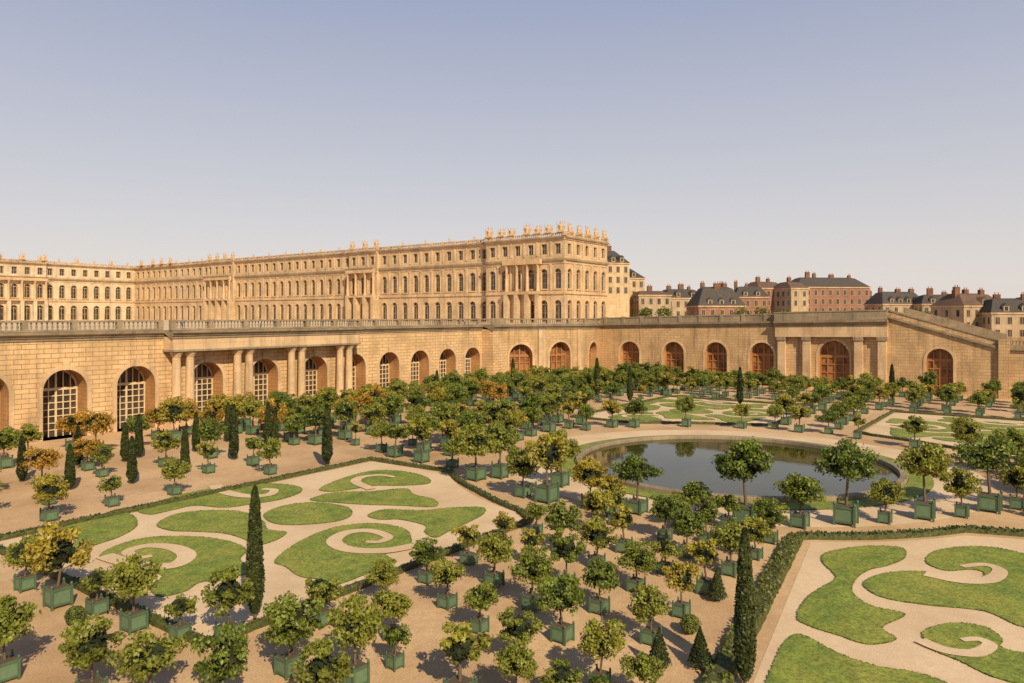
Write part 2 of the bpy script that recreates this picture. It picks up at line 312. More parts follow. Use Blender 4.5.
# ------------------------------------------------------------------ palace
def facade(mb,P,s0,s1,k,bw=5.0,cols=False,zt=41.4,bal=True,pil=True):
    n=max(1,round((s1-s0)/bw)); w=(s1-s0)/n
    for i in range(n):
        a=s0+w*i;b=a+w;c=(a+b)/2
        bay(mb,P,a,b,13.8,23,c,1.3,19.6,14.2,.75,k,'trim',n=6,band=(.3,.08),bars=(2,2),fw=.10,fr='pframe')
        bay(mb,P,a,b,23,33,c,1.2,29.3,24.4,.75,k,'trim',n=6,band=(.3,.1),bars=(2,3),fw=.09,fr='pframe')
        bay(mb,P,a,b,33,40,c,1.0,38.1,35.0,.6,k,'trim',arch=False,band=(.25,.08),bars=(2,2),fw=.08,fr='pframe')
        pbox(mb,P,c-1.5,c+1.5,23.95,24.35,-.35,-.003,'trim')
        if pil:
            for q in ((a-.32,a+.32),) if i else ():
                pbox(mb,P,*q,23.8,31.9,-.28,-.002,k); pbox(mb,P,*q,34.5,39.0,-.2,-.002,k); pbox(mb,P,q[0]-.1,q[1]+.1,31.4,31.95,-.36,-.001,'trim')
    for z0,z1,d,kk in ((22.7,23.1,.35,'trim'),(23.1,23.7,.18,'trim'),(32.0,32.9,.22,'trim'),(32.9,33.5,.7,'cornice'),(33.5,34.1,.25,'trim'),(39.2,39.7,.3,'trim'),(39.7,40.15,.75,'cornice')):
        pbox(mb,P,s0,s1,z0,z1,-d,-.001*d,kk)
    if bal:
        pbox(mb,P,s0,s1,40.15,40.4,-.2,.3,'trim'); pbox(mb,P,s0,s1,41.1,41.4,-.22,.32,'trim')
        for i in range(n+1): pbox(mb,P,s0+w*i-.6,s0+w*i+.6,40.4,41.5,-.26,.36,'trim')
        m_=int((s1-s0)/.75)
        for j in range(m_): 
            s=s0+(j+.5)*(s1-s0)/m_; pbox(mb,P,s-.13,s+.13,40.4,41.1,-.08,.18,'trim')
    if cols:
        for i in range(n+1):
            s=s0+w*i; s=min(max(s,s0+.6),s1-.6)
            p=P(s,0,-1.3); mb.lathe(p[0],p[1],[(.62,23.7),(.62,24.0),(.5,24.2),(.42,31.2),(.62,31.7),(.62,32.0)],12,'trim')
        pbox(mb,P,s0,s1,32.0,33.5,-2.0,-.71,'trim'); pbox(mb,P,s0,s1,33.5,33.8,-2.3,-.71,'cornice'); pbox(mb,P,s0,s1,22.9,23.69,-2.0,-.36,'trim')
        for i in range(n+1):
            s=min(max(s0+w*i,s0+.7),s1-.7); pbox(mb,P,s-.7,s+.7,13.8,22.9,-1.95,-.001,k)
XP=193.0; YP=118.0
PPx=lambda off:(lambda s,z,d:(XP-off+d,s,z))
mb=MB()
facade(mb,PPx(2.5),YP,148,'palace',5.0,False)
segs=[(148,200,0,0),(200,215,1.2,1),(215,290,0,0),(290,310,1.2,1),(310,376,0,0)]
for s0,s1,o,c in segs: facade(mb,PPx(o),s0,s1,'palace',5.0,bool(c))
PSo=lambda s,z,d:(s,YP+d,z)
facade(mb,PSo,XP-2.5,217,'palace',5.0,False)
P_=PPx(2.5)
for s in (127,131,135,139):
    p=P_(s,0,-1.2); mb.lathe(p[0],p[1],[(.62,23.7),(.62,24.0),(.5,24.2),(.42,31.2),(.62,31.7),(.62,32.0)],12,'trim')
    pbox(mb,P_,s-.7,s+.7,13.8,22.7,-1.9,-.003,'palace')
pbox(mb,P_,125.8,140.2,22.71,23.69,-1.95,-.36,'trim'); pbox(mb,P_,125.8,140.2,32.01,33.6,-1.95,-.71,'trim')
mb.face([(XP-2.5,148,13.8),(XP,148,13.8),(XP,148,41.4),(XP-2.5,148,41.4)],'palace')
for s0,s1,o,c in segs:
    if o:
        for s in (s0,s1): mb.face([(XP-o,s,13.8),(XP,s,13.8),(XP,s,40.1),(XP-o,s,40.1)],'palace')
mb.face([(XP-2.4,YP+.4,40.1),(217,YP+.4,40.1),(217,376,40.1),(XP,376,40.1),(XP,148,40.1),(XP-2.4,148,40.1)],'slate')
mb.face([(217,YP,13.8),(217,376,13.8),(217,376,40.1),(217,YP,40.1)],'palace')
mb.box(191.9,194,376.1,379,13.8,41.3,'palace')
mb.obj('palace_south_wing')
mb=MB(); PQ=lambda s,z,d:(s,376+d,z)
facade(mb,PQ,88,192.2,'palace_lite',5.2); mb.face([(88,376.4,40.1),(192.2,376.4,40.1),(192.2,430,40.1),(88,430,40.1)],'slate')
facade(mb,lambda s,z,d:(s,374.5+d,z),130,151,'palace_lite',5.2,True)
mb.face([(88,376,13.8),(88,430,13.8),(88,430,40.1),(88,376,40.1)],'palace_lite'); mb.obj('palace_central_block')
def trophy(seed):
    m=MB(); m.box(-.9,.9,-.55,.55,0,.45,'trim')
    r=random.Random(seed)
    # cuirass with helmet, shields and standards leaning either side
    m.lathe(0,0,[(.35,.45),(.42,.8),(.55,1.3),(.6,1.6),(.25,1.8),(.2,1.9),(.3,2.05),(.3,2.3),(.12,2.5),(.05,2.75)],8,'trim',sy=.7)
    for s in (-1,1):
        m.tube((s*.2,0,.5),(s*(1.1+r.random()*.3),.1,2.0+r.random()*.5),.09,.06,5,'trim')
        m.tube((s*.1,.1,.5),(s*(.7+r.random()*.3),.2,2.3+r.random()*.5),.08,.05,5,'trim')
        m.hexa([(s*.5-.4,-.3,.45),(s*.5+.4,-.3,.45),(s*.5+.4,.1,.45),(s*.5-.4,.1,.45),(s*.85-.35,-.2,1.3),(s*.85+.3,-.2,1.1+r.random()*.3),(s*.85+.3,.1,1.2),(s*.85-.35,.1,1.35)],'trim')
    return m.mesh('stone_trophy')
def urn():
    m=MB(); m.box(-.4,.4,-.4,.4,0,.3,'trim'); m.lathe(0,0,[(.2,.3),(.15,.55),(.45,1.0),(.5,1.35),(.3,1.5),(.38,1.65),(.2,1.9),(.05,2.3)],8,'trim'); return m.mesh('stone_urn')
TT=[trophy(i) for i in (3,4,5)];U=urn()
for i,s in enumerate((119.5,124,128,132,138,142,147)): inst('stone_trophy',TT[i%3],(XP-2.4,s,41.45),math.pi/2,(1.35,1.2,1.05+.3*(i%3==0)))
for i in range(5): inst('stone_trophy',TT[i%3],(XP+1+i*5.4,YP+.2,41.45),0,1.2)
for i,s in enumerate((201,207,214,291,297,303,309,342,350,358,369)): inst('stone_trophy',TT[i%3],(XP-.6,s,41.4),math.pi/2,1.15)
for s in list(range(155,199,11))+list(range(222,288,11))+list(range(316,340,11)): inst('stone_urn',U,(XP+.05,s,41.4),0,.75)
for i in range(9): inst('stone_trophy' if i%2 else 'stone_urn',TT[i%3] if i%2 else U,(125+i*8,376.2,41.4),0,.9)
for s in (131,141,150): inst('stone_trophy',TT[1],(s,374.4,41.4),0,1.2)
# ------------------------------------------------------------------ town houses
def house(name,u,Zd,w,d,zb,zw,rh,wallk,roofk,rot=0,inset=.3,nch=2,floors=2,dorm=0,wk='pframe'):
    m=MB(); w2=w/2
    m.box(-w2,w2,0,d,zb,zw,wallk); m.box(-w2-.3,w2+.3,-.3,d+.3,zw,zw+.45,'trim')
    z0=zw+.45; z1=z0+rh; ix=w2*inset if inset<1 else w2-inset; iy=d*.32
    b=[(-w2-.3,-.3,z0),(w2+.3,-.3,z0),(w2+.3,d+.3,z0),(-w2-.3,d+.3,z0)]; tt=[(-w2+ix,iy,z1),(w2-ix,iy,z1),(w2-ix,d-iy,z1),(-w2+ix,d-iy,z1)]
    for i in range(4): m.face([b[i],b[(i+1)%4],tt[(i+1)%4],tt[i]],roofk)
    cz=z1+rh*.12; m.face([tt[0],tt[1],(w2-ix-1,d/2,cz),(-w2+ix+1,d/2,cz)],roofk); m.face([tt[2],tt[3],(-w2+ix+1,d/2,cz),(w2-ix-1,d/2,cz)],roofk)
    m.face([tt[0],tt[3],(-w2+ix+1,d/2,cz)],roofk); m.face([tt[1],tt[2],(w2-ix-1,d/2,cz)],roofk)
    nb=max(2,int(w/3.2)); fh=4.0
    for f in range(floors):
        zt=zw-1.0-f*fh
        for i in range(nb):
            x=-w2+(i+.5)*w/nb; m.box(x-.8,x+.8,-.10,-.002,zt-2.4,zt+.15,wk); m.box(x-.6,x+.6,-.14,-.102,zt-2.2,zt,'glass'); m.box(x-.04,x+.04,-.17,-.141,zt-2.2,zt,wk)
        ns=max(2,int(d/3.5))
        for i in range(ns):
            y=(i+.5)*d/ns
            for sx in (-1,1):
                a,b_=sorted((sx*(w2+.002),sx*(w2+.10))); m.box(a,b_,y-.8,y+.8,zt-2.4,zt+.15,wk); a,b_=sorted((sx*(w2+.102),sx*(w2+.14))); m.box(a,b_,y-.55,y+.55,zt-2.2,zt,'glass')
    for i in range(dorm):
        x=-w2*.75+1.5*w2*(i+.5)/dorm; m.box(x-.8,x+.8,.2,iy,z0+.3,z0+2.2,wk); m.box(x-.5,x+.5,.15,.19,z0+.6,z0+1.9,'glass')
        m.face([(x-1,.0,z0+2.2),(x+1,.0,z0+2.2),(x,.0,z0+3)],roofk); m.face([(x-1,0,z0+2.2),(x,0,z0+3),(x,iy,z0+3),(x-1,iy,z0+2.2)],roofk); m.face([(x+1,0,z0+2.2),(x,0,z0+3),(x,iy,z0+3),(x+1,iy,z0+2.2)],roofk)
    for i in range(nch):
        x=-w2*.8+1.6*w2*(i+.5)/nch+random.uniform(-1.5,1.5); cw=random.uniform(.4,1.1); y=random.uniform(.3,.6)*d; ct=cz+random.uniform(.8,2.6)
        m.box(x-cw,x+cw,y,y+1.1,z0+rh*.3,ct,'chim')
        for q in (-.5,.5): m.lathe(x+cw*q,y+.55,[(.16,ct-.1),(.13,ct+.7)],6,'chim')
    x,y=site(u,Zd); return m.obj(name,(x,y,0),PSI-math.pi/2+rot)
V=lambda v,Z:16+(HZ-v)*Z/FPX
house('palace_courtyard_pavilion',618,285,10,30,9,V(264,285),5.5,'palace','slate',.35,.3,4,3,2)
house('palace_courtyard_pavilion',634,300,10,30,9,V(279,300),4.5,'palace','slate',.35,.3,3,3,1)
house('stone_house',655,290,13,14,9,V(296,290),1.6,'rend','tile',.1,.3,1,2)
house('brick_house',686,300,17,14,9,V(299,300),3.4,'rend','slate',.2,.3,3,2,2)
house('mansard_house',722,262,17,13,9,V(307,262),6.2,'brick','slate',.1,.35,4,2,3)
house('mansard_house',752,300,13,14,9,V(298,300),4,'brick','slate',-.1,.3,3,2,2)
house('brick_house',772,330,14,14,9,V(289,330),2.8,'brick','tile',.25,.3,2,3)
house('brick_mansion',834,335,35,16,9,V(288,335),4.2,'brick','slate',.12,.25,4,3,0)
house('brick_house',800,320,9,14,9,V(289,320),2.6,'rend','tile',.3,.3,1,2)
house('slate_roof_house',905,300,19,13,9,V(305,300),4.6,'rend','slate',.1,.25,3,2,4)
house('slate_roof_house',940,290,13,12,9,V(305,290),3.4,'rend','slate',-.15,.3,2,2,2)
house('stone_house',985,245,18,13,6,V(307,245),3.8,'rend','tile',.3,.3,3,2,1)
house('stone_house',1016,235,14,14,6,V(314,235),4.2,'rend','slate',-.2,.3,2,2,2)
house('stone_house',962,300,9,12,6,V(301,300),2.4,'rend','slate',.1,.3,1,2)
house('stone_house',1060,260,24,14,6,V(308,260),3.4,'rend','tile',.1,.3,3,2,2)
house('brick_house',870,380,18,14,6,V(303,380),3,'rend','slate',.1,.3,2,2,2)
house('stone_house',1130,280,28,14,6,V(306,280),4,'brick','slate',.2,.3,3,2,2)
# ------------------------------------------------------------------ pool
CX,CY=78.7,27.6
def ring(mb,r0,r1,z,k,n=96,cx=CX,cy=CY):
    for i in range(n):
        a=2*math.pi*i/n;b=2*math.pi*(i+1)/n
        mb.face([(cx+r0*math.cos(a),cy+r0*math.sin(a),z),(cx+r1*math.cos(a),cy+r1*math.sin(a),z),(cx+r1*math.cos(b),cy+r1*math.sin(b),z),(cx+r0*math.cos(b),cy+r0*math.sin(b),z)],k)
p=MB(); ring(p,0.01,16.2,.06,'water'); p.obj('pool_water')
p=MB(); p.lathe(CX,CY,[(16.1,.02),(16.1,.40),(16.15,.47),(16.75,.47),(16.8,.4),(16.8,.02)],96,'coping',False,False); p.obj('pool_coping')
p=MB(); ring(p,16.85,19.0,.10,'grass'); p.lathe(CX,CY,[(19.0,.10),(19.0,0)],96,'turf',False,False); p.obj('lawn_ring')
p=MB(); ring(p,16.3,24.0,.012,'path'); p.obj('gravel_path')
# ------------------------------------------------------------------ parterre beds
def smooth(pts,closed=True,k=6):
    n=len(pts); out=[]
    rng=range(n) if closed else range(n-1)
    for i in rng:
        g_=lambda j: pts[j%n] if closed else pts[min(max(j,0),n-1)]
        p0,p1,p2,p3=g_(i-1),g_(i),g_(i+1),g_(i+2)
        for j in range(k):
            t=j/k
            out.append(tuple(.5*((2*b)+(-a+c)*t+(2*a-5*b+4*c-d)*t*t+(-a+3*b-3*c+d)*t**3) for a,b,c,d in zip(p0,p1,p2,p3)))
    if not closed: out.append(pts[-1])
    return out
def slab(mb,pts,z0,z1,k):
    for tri in tessellate_polygon([[Vector((x,y,0)) for x,y in pts]]): mb.face([(pts[i][0],pts[i][1],z1) for i in tri],k)
    n=len(pts)
    if z1-z0>.02:
        for i in range(n):
            a=pts[i];b=pts[(i+1)%n]; mb.face([(a[0],a[1],z0),(b[0],b[1],z0),(b[0],b[1],z1),(a[0],a[1],z1)],'turf')
        # ragged turf along the cut edge
        for i in range(n):
            a=Vector(pts[i]);b=Vector(pts[(i+1)%n]); L=(b-a).length
            for j in range(int(L*16)):
                c=a+(b-a)*random.random(); r_=random.uniform(.03,.10); t_=random.random()*6.28
                m_=[(c.x+r_*math.cos(t_+q),c.y+r_*math.sin(t_+q),z1+random.uniform(-.02,.03)) for q in (0,2.1,4.2)]; mb.face(m_,k if random.random()<.5 else 'turf')
def ribbon(mb,pts,w,z,k):
    pts=smooth(pts,False,6); n=len(pts); L=[];Rg=[]
    for i,p in enumerate(pts):
        a=Vector(pts[max(i-1,0)]);b=Vector(pts[min(i+1,n-1)]); d=(b-a).normalized(); q=Vector((-d.y,d.x))
        ww=w*(.45+.55*min(1,i/(n*.6)))/2
        L.append((p[0]+q.x*ww,p[1]+q.y*ww));Rg.append((p[0]-q.x*ww,p[1]-q.y*ww))
    for i in range(n-1): mb.face([(*L[i],z),(*L[i+1],z),(*Rg[i+1],z),(*Rg[i],z)],k)
def arcpts(r,a0,a1,n): return [(CX+r*math.cos(a0+(a1-a0)*i/n),CY+r*math.sin(a0+(a1-a0)*i/n)) for i in range(n+1)]
def ang(x,y): return math.atan2(y-CY,x-CX)%(2*math.pi)
bedA=[(21.0,60.2),(57,60.2)]+arcpts(30.5,ang(57,49),ang(49.6,35.5),10)+[(47.5,33.2),(21.0,33.2)]
bedB=[(12,9.0),(31,10.2),(54.6,13.5)]+arcpts(27.6,ang(54.6,14),ang(63,4.8),8)+[(66,-3),(66,-14),(12,-14)]
GA=[[(320,489),(345,478),(375,471),(405,472),(427,478),(428,484),(400,486),(375,486),(350,490),(330,492)],
[(310,500),(335,493),(370,492),(405,489),(414,495),(434,500),(435,507),(400,506),(365,505),(335,503)],
[(368,516),(385,510),(420,511),(455,508),(482,508),(484,514),(470,522),(450,531),(436,538),(425,533),(425,526),(400,520),(380,520)],
[(275,561),(300,542),(335,528),(375,524),(405,530),(411,540),(408,549),(385,555),(396,563),(370,573),(345,583),(325,587),(318,580),(300,577),(285,567)],
[(264,515),(285,506),(315,503),(345,507),(352,514),(340,521),(305,525),(275,524)],
[(138,510),(165,500),(195,492),(230,487),(270,484),(298,487),(300,493),(280,500),(255,504),(225,508),(195,506),(170,511),(150,515)],
[(157,525),(175,515),(205,511),(240,512),(262,521),(268,530),(286,533),(275,541),(255,546),(245,540),(225,534),(195,532),(170,531)],
[(100,556),(120,545),(150,538),(190,537),(225,541),(246,550),(240,560),(249,572),(225,580),(200,583),(185,592),(160,597),(150,588),(162,576),(130,569),(110,563)],
[(63,529),(90,521),(118,513),(134,517),(136,527),(120,537),(100,544),(85,549),(72,556),(58,553),(78,540)]]
RA=[([(366,543),(380,543),(388,538),(370,532),(346,534),(334,543),(350,551),(385,552),(414,547)],1.1),
([(152,557),(138,559),(128,553),(148,547),(174,549),(187,557),(172,567),(135,566),(104,557)],1.2),
([(262,490),(274,491),(268,496),(245,497),(222,492),(215,486)],1.2),([(395,478),(380,476),(362,478),(356,483),(372,490)],1.0)]
GB=[[(822,562),(828,553),(862,547),(900,548),(905,558),(888,566),(868,571),(855,581),(853,594),(872,607),(905,615),(882,628),(896,640),(868,645),(838,636),(810,627),(797,618),(806,600),(822,588),(836,578)],
[(864,583),(885,574),(920,572),(955,579),(980,579),(984,573),(970,570),(945,571),(926,562),(938,551),(975,547),(1015,552),(1060,570),(1075,600),(1060,625),(1024,628),(985,612),(930,606),(890,600),(870,592)],
[(923,636),(930,629),(955,624),(985,628),(1002,640),(1000,647),(1012,652),(1050,660),(1060,690),(1000,680),(960,662),(932,650)],
[(775,662),(786,642),(802,636),(840,655),(880,668),(925,676),(965,700),(930,760),(800,760),(765,700)],
[(1040,640),(1080,640),(1120,670),(1080,700),(1040,670)]]
RB=[([(962,568),(985,566),(1000,572),(990,581),(960,582),(925,575)],1.0),([(962,642),(978,641),(990,647),(975,655),(945,652),(920,642)],.8)]
def bed(outline,G,R_,tf):
    o=[tf(*q) for q in outline]; m=MB(); slab(m,o,.0,.014,'path'); m.obj('gravel_path')
    m=MB()
    for poly in G: slab(m,[tf(*q) for q in smooth([survey(*q) for q in poly])],0,.07,'grass')
    m.obj('parterre_lawn')
    m=MB()
    for r_,w in R_: ribbon(m,[tf(*survey(*q)) for q in r_],w,.11,'path')
    m.obj('gravel_scroll_path')
    return o
def hedge(pts,w=.7,h=.45,closed=False,leaf=True,name='box_hedge'):
    m=MB(); n=len(pts); rng=n if closed else n-1
    for i in range(rng):
        a=Vector(pts[i]);b=Vector(pts[(i+1)%n]); L=(b-a).length
        if L<.05: continue
        d=(b-a)/L; q=Vector((-d.y,d.x)); k=max(1,int(L/.5)); 
        def P(t,s,z):
            c=a+d*t+q*s; nz=noise.noise(Vector((c.x*1.7,c.y*1.7,z*2)))*.09; return (c.x+q.x*nz,c.y+q.y*nz,max(0,z+(nz if z>.1 else 0)))
        for j in range(k):
            t0=L*j/k;t1=L*(j+1)/k
            pr=[(-w/2,0),(-w/2,h*.8),(-w*.3,h),(w*.3,h),(w/2,h*.8),(w/2,0)]
            for (s0,z0),(s1,z1) in zip(pr,pr[1:]): m.face([P(t0,s0,z0),P(t1,s0,z0),P(t1,s1,z1),P(t0,s1,z1)],'hedge')
        if leaf:
            for j in range(int(L*30*w/.6)):
                c=a+d*random.random()*L+q*random.uniform(-w*.52,w*.52); z=h+random.uniform(-.06,.06); s=.07
                if random.random()<.35: z=random.uniform(.05,h)
                u1=Vector((random.gauss(0,1),random.gauss(0,1),random.gauss(0,1))).normalized()*s; u2=u1.orthogonal().normalized()*s
                cc=Vector((c.x,c.y,z)); m.face([cc-u1-u2,cc+u1-u2,cc+u1+u2,cc-u1+u2],'leaf',shade=random.random()*.4)
    return m.obj(name)
idt=lambda x,y:(x,y); mx=lambda x,y:(2*CX-x,y)
oA=bed(bedA,GA,RA,idt); oB=bed(bedB,GB,RB,idt); oC=bed(bedA,GA,RA,mx); oD=bed(bedA,GA,RA,lambda x,y:(2*CX-x,2*CY-y-1.5))
def offs(pts,e):
    c=Vector((sum(p[0] for p in pts)/len(pts),sum(p[1] for p in pts)/len(pts)))
    return [tuple(Vector(p)+(Vector(p)-c).normalized()*e) for p in pts]
hedge(offs(oA,.7),.5,.35,True); hedge(offs(oC,.7),.5,.35,True,False); hedge(offs(oD,.7),.5,.35,True,False)
hedge([(12,10.3),(31,11.5),(54.8,14.6)],1.1,.45); hedge([(54.8,14.6)]+arcpts(26.8,ang(55.4,14),ang(64,4.8),8)+[(67,-3),(67,-14)],.7,.4)
# ------------------------------------------------------------------ trees
def rnd_dir(r): 
    v=Vector((r.gauss(0,1),r.gauss(0,1),r.gauss(0,1))); return v.normalized()
def leafquad(m,c,nrm,s,k,sh,r):
    t=(nrm+rnd_dir(r)*.9).normalized(); u=t.orthogonal().normalized(); w=t.cross(u); a=r.random()*6.28
    u2=(u*math.cos(a)+w*math.sin(a))*s; w2=(w*math.cos(a)-u*math.sin(a))*s*.62
    m.face([c-u2,c-w2*1.0,c+u2,c+w2],k,False,sh)
def planter(m,b=.53):
    m.box(-b+.06,b-.06,-b+.06,b-.06,.12,.95,'box')
    for sx in (-1,1):
        for sy in (-1,1):
            x=sx*(b-.05);y=sy*(b-.05); m.box(x-.06,x+.06,y-.06,y+.06,0,1.02,'iron'); m.lathe(x,y,[(.04,1.02),(.08,1.08),(.07,1.15),(.01,1.2)],6,'iron')
    for z in (.16,.86):
        for sx in (-1,1):
            m.box(-b+.02,b-.02,min(sx*(b-.06),sx*(b-.02)),max(sx*(b-.06),sx*(b-.02)),z,z+.08,'iron'); m.box(min(sx*(b-.06),sx*(b-.02)),max(sx*(b-.06),sx*(b-.02)),-b+.02,b-.02,z,z+.08,'iron')
    m.box(-b+.12,b-.12,-b+.12,b-.12,.95,.98,'soil')
def orange_tree(seed,rx=1.25,rz=1.05,cz=2.75,leafk='leaf',nc=20,nl=80,ls=.115):
    r=random.Random(seed); m=MB(); planter(m)
    lean=Vector((r.uniform(-.12,.12),r.uniform(-.12,.12),0)); tp=Vector((lean.x,lean.y,cz-rz*.65))
    m.tube((0,0,.9),tp,.085,.06,7,'bark')
    cl=[]
    for i in range(nc):
        d=rnd_dir(r); q=r.uniform(.45,.98)**.7
        if d.z<-.5: d.z*=.6
        c=Vector((d.x*rx*q,d.y*rx*q,cz+d.z*rz*q*(1.0)))+lean; cr=r.uniform(.26,.46)*rx*(.85 if q>.7 else 1.1); cl.append((c,cr,r.random()))
        if i<8: m.tube(tp-Vector((0,0,.1)),c,.04,.012,4,'bark')
    for c,cr,sh in cl:
        for j in range(nl):
            d=rnd_dir(r); d.z=abs(d.z)*.9 if r.random()<.3 else d.z
            p=c+Vector((d.x,d.y,d.z*.8))*cr*(r.uniform(.5,1.05) if r.random()<.93 else r.uniform(1.0,1.35))
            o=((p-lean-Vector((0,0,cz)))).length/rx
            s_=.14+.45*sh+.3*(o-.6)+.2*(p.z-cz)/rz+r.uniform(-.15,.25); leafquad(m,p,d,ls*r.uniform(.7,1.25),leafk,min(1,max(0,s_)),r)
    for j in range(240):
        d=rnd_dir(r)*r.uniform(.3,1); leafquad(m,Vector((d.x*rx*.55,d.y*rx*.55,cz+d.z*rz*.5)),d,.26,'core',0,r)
    return m.mesh('potted_orange_tree')
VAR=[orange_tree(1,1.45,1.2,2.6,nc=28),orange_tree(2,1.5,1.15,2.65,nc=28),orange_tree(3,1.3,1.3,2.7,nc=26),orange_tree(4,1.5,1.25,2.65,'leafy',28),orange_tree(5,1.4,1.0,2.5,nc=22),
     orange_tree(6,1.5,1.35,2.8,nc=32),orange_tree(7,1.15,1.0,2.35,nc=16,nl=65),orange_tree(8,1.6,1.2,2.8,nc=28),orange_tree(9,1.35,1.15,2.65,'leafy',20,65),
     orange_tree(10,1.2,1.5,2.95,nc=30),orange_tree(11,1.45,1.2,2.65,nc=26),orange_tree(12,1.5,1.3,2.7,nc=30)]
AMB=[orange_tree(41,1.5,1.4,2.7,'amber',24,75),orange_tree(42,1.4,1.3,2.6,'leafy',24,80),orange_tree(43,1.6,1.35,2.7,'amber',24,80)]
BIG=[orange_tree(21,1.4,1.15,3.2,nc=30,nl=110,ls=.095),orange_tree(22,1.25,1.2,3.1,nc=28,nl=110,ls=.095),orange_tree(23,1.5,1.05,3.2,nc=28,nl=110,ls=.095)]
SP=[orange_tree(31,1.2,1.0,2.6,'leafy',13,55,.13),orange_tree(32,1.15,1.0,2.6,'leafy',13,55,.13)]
def spindle(name,h,rad,nl,ls,seed,kind='cyp',z0=.3):
    r=random.Random(seed); m=MB(); m.lathe(0,0,[(.09,0),(.07,z0+.2)],7,'bark')
    def R(t):
        if name=='topiary_cone': return rad*(1-t)
        if name=='topiary_ball': return rad*math.sqrt(max(0,1-(2*t-1)**2))
        return rad*min(1,(t+.03)*5)**.7*(1-t)**.42
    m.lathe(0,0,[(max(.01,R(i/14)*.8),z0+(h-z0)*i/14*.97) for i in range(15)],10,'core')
    for i in range(nl):
        t=r.random()**(1.0 if name=='cypress_tree' else 1.3); a=r.random()*6.283
        rr=R(t)*(r.uniform(.8,1.08)+.22*noise.noise(Vector((math.cos(a)*2,math.sin(a)*2,t*h*1.3+seed))))
        p=Vector((rr*math.cos(a),rr*math.sin(a),z0+(h-z0)*t)); d=Vector((math.cos(a),math.sin(a),.4))
        leafquad(m,p,d,ls*r.uniform(.7,1.2),kind,min(1,max(0,.35+.6*noise.noise(p*2.2)+r.uniform(-.2,.3))),r)
    return m.mesh(name)
CYP=[spindle('cypress_tree',6.8,.50,5200,.085,i) for i in (1,2,3)]
CONE=spindle('topiary_cone',1.9,.55,1500,.06,5); BALL=spindle('topiary_ball',1.2,.6,1500,.06,6,'leaf',.1)
placed=[]
def tree(x,y,me=None,sc=1.0):
    for (a,b) in placed:
        if (a-x)**2+(b-y)**2<2.0**2: return
    placed.append((x,y)); 
    if me is None:
        q=random.random(); me=random.choice(SP) if q<.12 else random.choice(VAR)
    k=random.uniform(.9,1.1)
    inst('potted_orange_tree',me,(x,y,0),random.choice((0,1,2,3))*math.pi/2+random.uniform(-.06,.06),(sc*k,sc*k,sc*random.uniform(.9,1.12)))
def t_px(u,v,h,me=None):
    Z=FPX*H/(v-HZ); hm=h*Z/FPX; x,y=survey(u,v); base=4.35 if me in BIG else 3.85
    tree(x,y,me,hm/base)
cyps=[(255,618,132),(745,686,158),(327,466,62),(22,482,46),(70,490,46),(132,484,48),(185,474,48),(234,460,56),(268,450,48),(139,458,44),(597,398,40),(740,405,38),(892,400,36),(630,402,36),(513,388,30),(78,466,40),(437,402,32),(1010,398,30),(275,455,42),(228,442,40),(125,462,40),(196,452,40)]
for (u,v,h) in cyps:
    Z=FPX*H/(v-HZ); x,y=survey(u,v); s=h*Z/FPX/6.8; w=max(1.0,s*1.25) if h<100 else 1.0
    inst('cypress_tree',random.choice(CYP),(x,y,0),random.random()*6,(w,w,s)); placed.append((x,y))
for a in [(637,513,62,0),(746,524,80,1),(846,524,78,2),(925,519,72,0),(990,511,72,2)]: t_px(a[0],a[1],a[2],BIG[a[3]])
for a in [(699,522,44),(800,527,54),(885,523,44),(962,517,43),(1017,509,48),(547,502,64),(523,497,45),(590,507,45),(613,516,42),(665,540,40),(560,486,54),(476,480,52),(500,478,50)]: t_px(a[0],a[1],a[2],random.choice(VAR))
for a in [(25,590,50,0),(58,606,72,3),(97,614,52,6),(134,630,72,1),(180,638,52,6),(204,641,46,4),(228,643,68,2),(289,674,78,5),(355,686,78,1),(5,680,76,1),(92,702,76,2),(150,712,74,4),(225,718,74,5),(322,724,78,2),
          (393,640,56,0),(460,700,82,1),(395,668,52,6),(430,640,52,4),(515,706,58,7),(550,700,60,2),(600,690,64,1),(645,706,58,4)]: t_px(a[0],a[1],a[2],VAR[a[3]] if a[0]!=460 else SP[0])
iy=0
for yy in (15.8,19.4,23.0,26.6,30.3):
    for i in range(9):
        x=25.5+i*3.9+(1.7 if iy%2 else 0)+random.uniform(-.3,.3); y=yy+random.uniform(-.3,.3)
        if (x-CX)**2+(y-CY)**2<24.5**2 or random.random()<.10: continue
        tree(x,y,None,random.uniform(.64,.86))
    iy+=1
def grid(x0,x1,y0,y1,sx,sy,drop=.1,s0=.85,s1=1.15,amb=0):
    y=y0
    while y<=y1:
        x=x0
        while x<=x1:
            xx=x+random.uniform(-.5,.5);yy=y+random.uniform(-.4,.4)
            if (xx-CX)**2+(yy-CY)**2>27.5**2 and random.random()>drop:
                me=random.choice(AMB) if random.random()<amb else None
                tree(xx,yy,me,random.uniform(s0,s1)*(1.1 if me else 1))
            x+=sx
        y+=sy
grid(10,168,63.5,63.6,5.2,4,.14,.72,.92); grid(8,168,69,69.2,5.0,4,.25,.75,.98)
grid(8,60,76,85,5.6,4.8,.16,.8,1.1,.22); grid(60,150,74,87,4.7,4.3,.08,.95,1.35,.06)
grid(8,85,89,96,4.7,4.6,.12,.85,1.2,.6); grid(86,150,90,98,4.8,4.2,.1,.9,1.25,.12)
grid(60,96,51,60,4.3,4.3,.1,.9,1.3)
grid(139,168,-25,90,4.9,4.8,.1,.82,1.2)
grid(102,136,24,32,5,7,.1)
grid(100,137,-16,-9,5,5,.1); grid(70,98,-12,1.5,4.8,4.8,.15,.9,1.3)
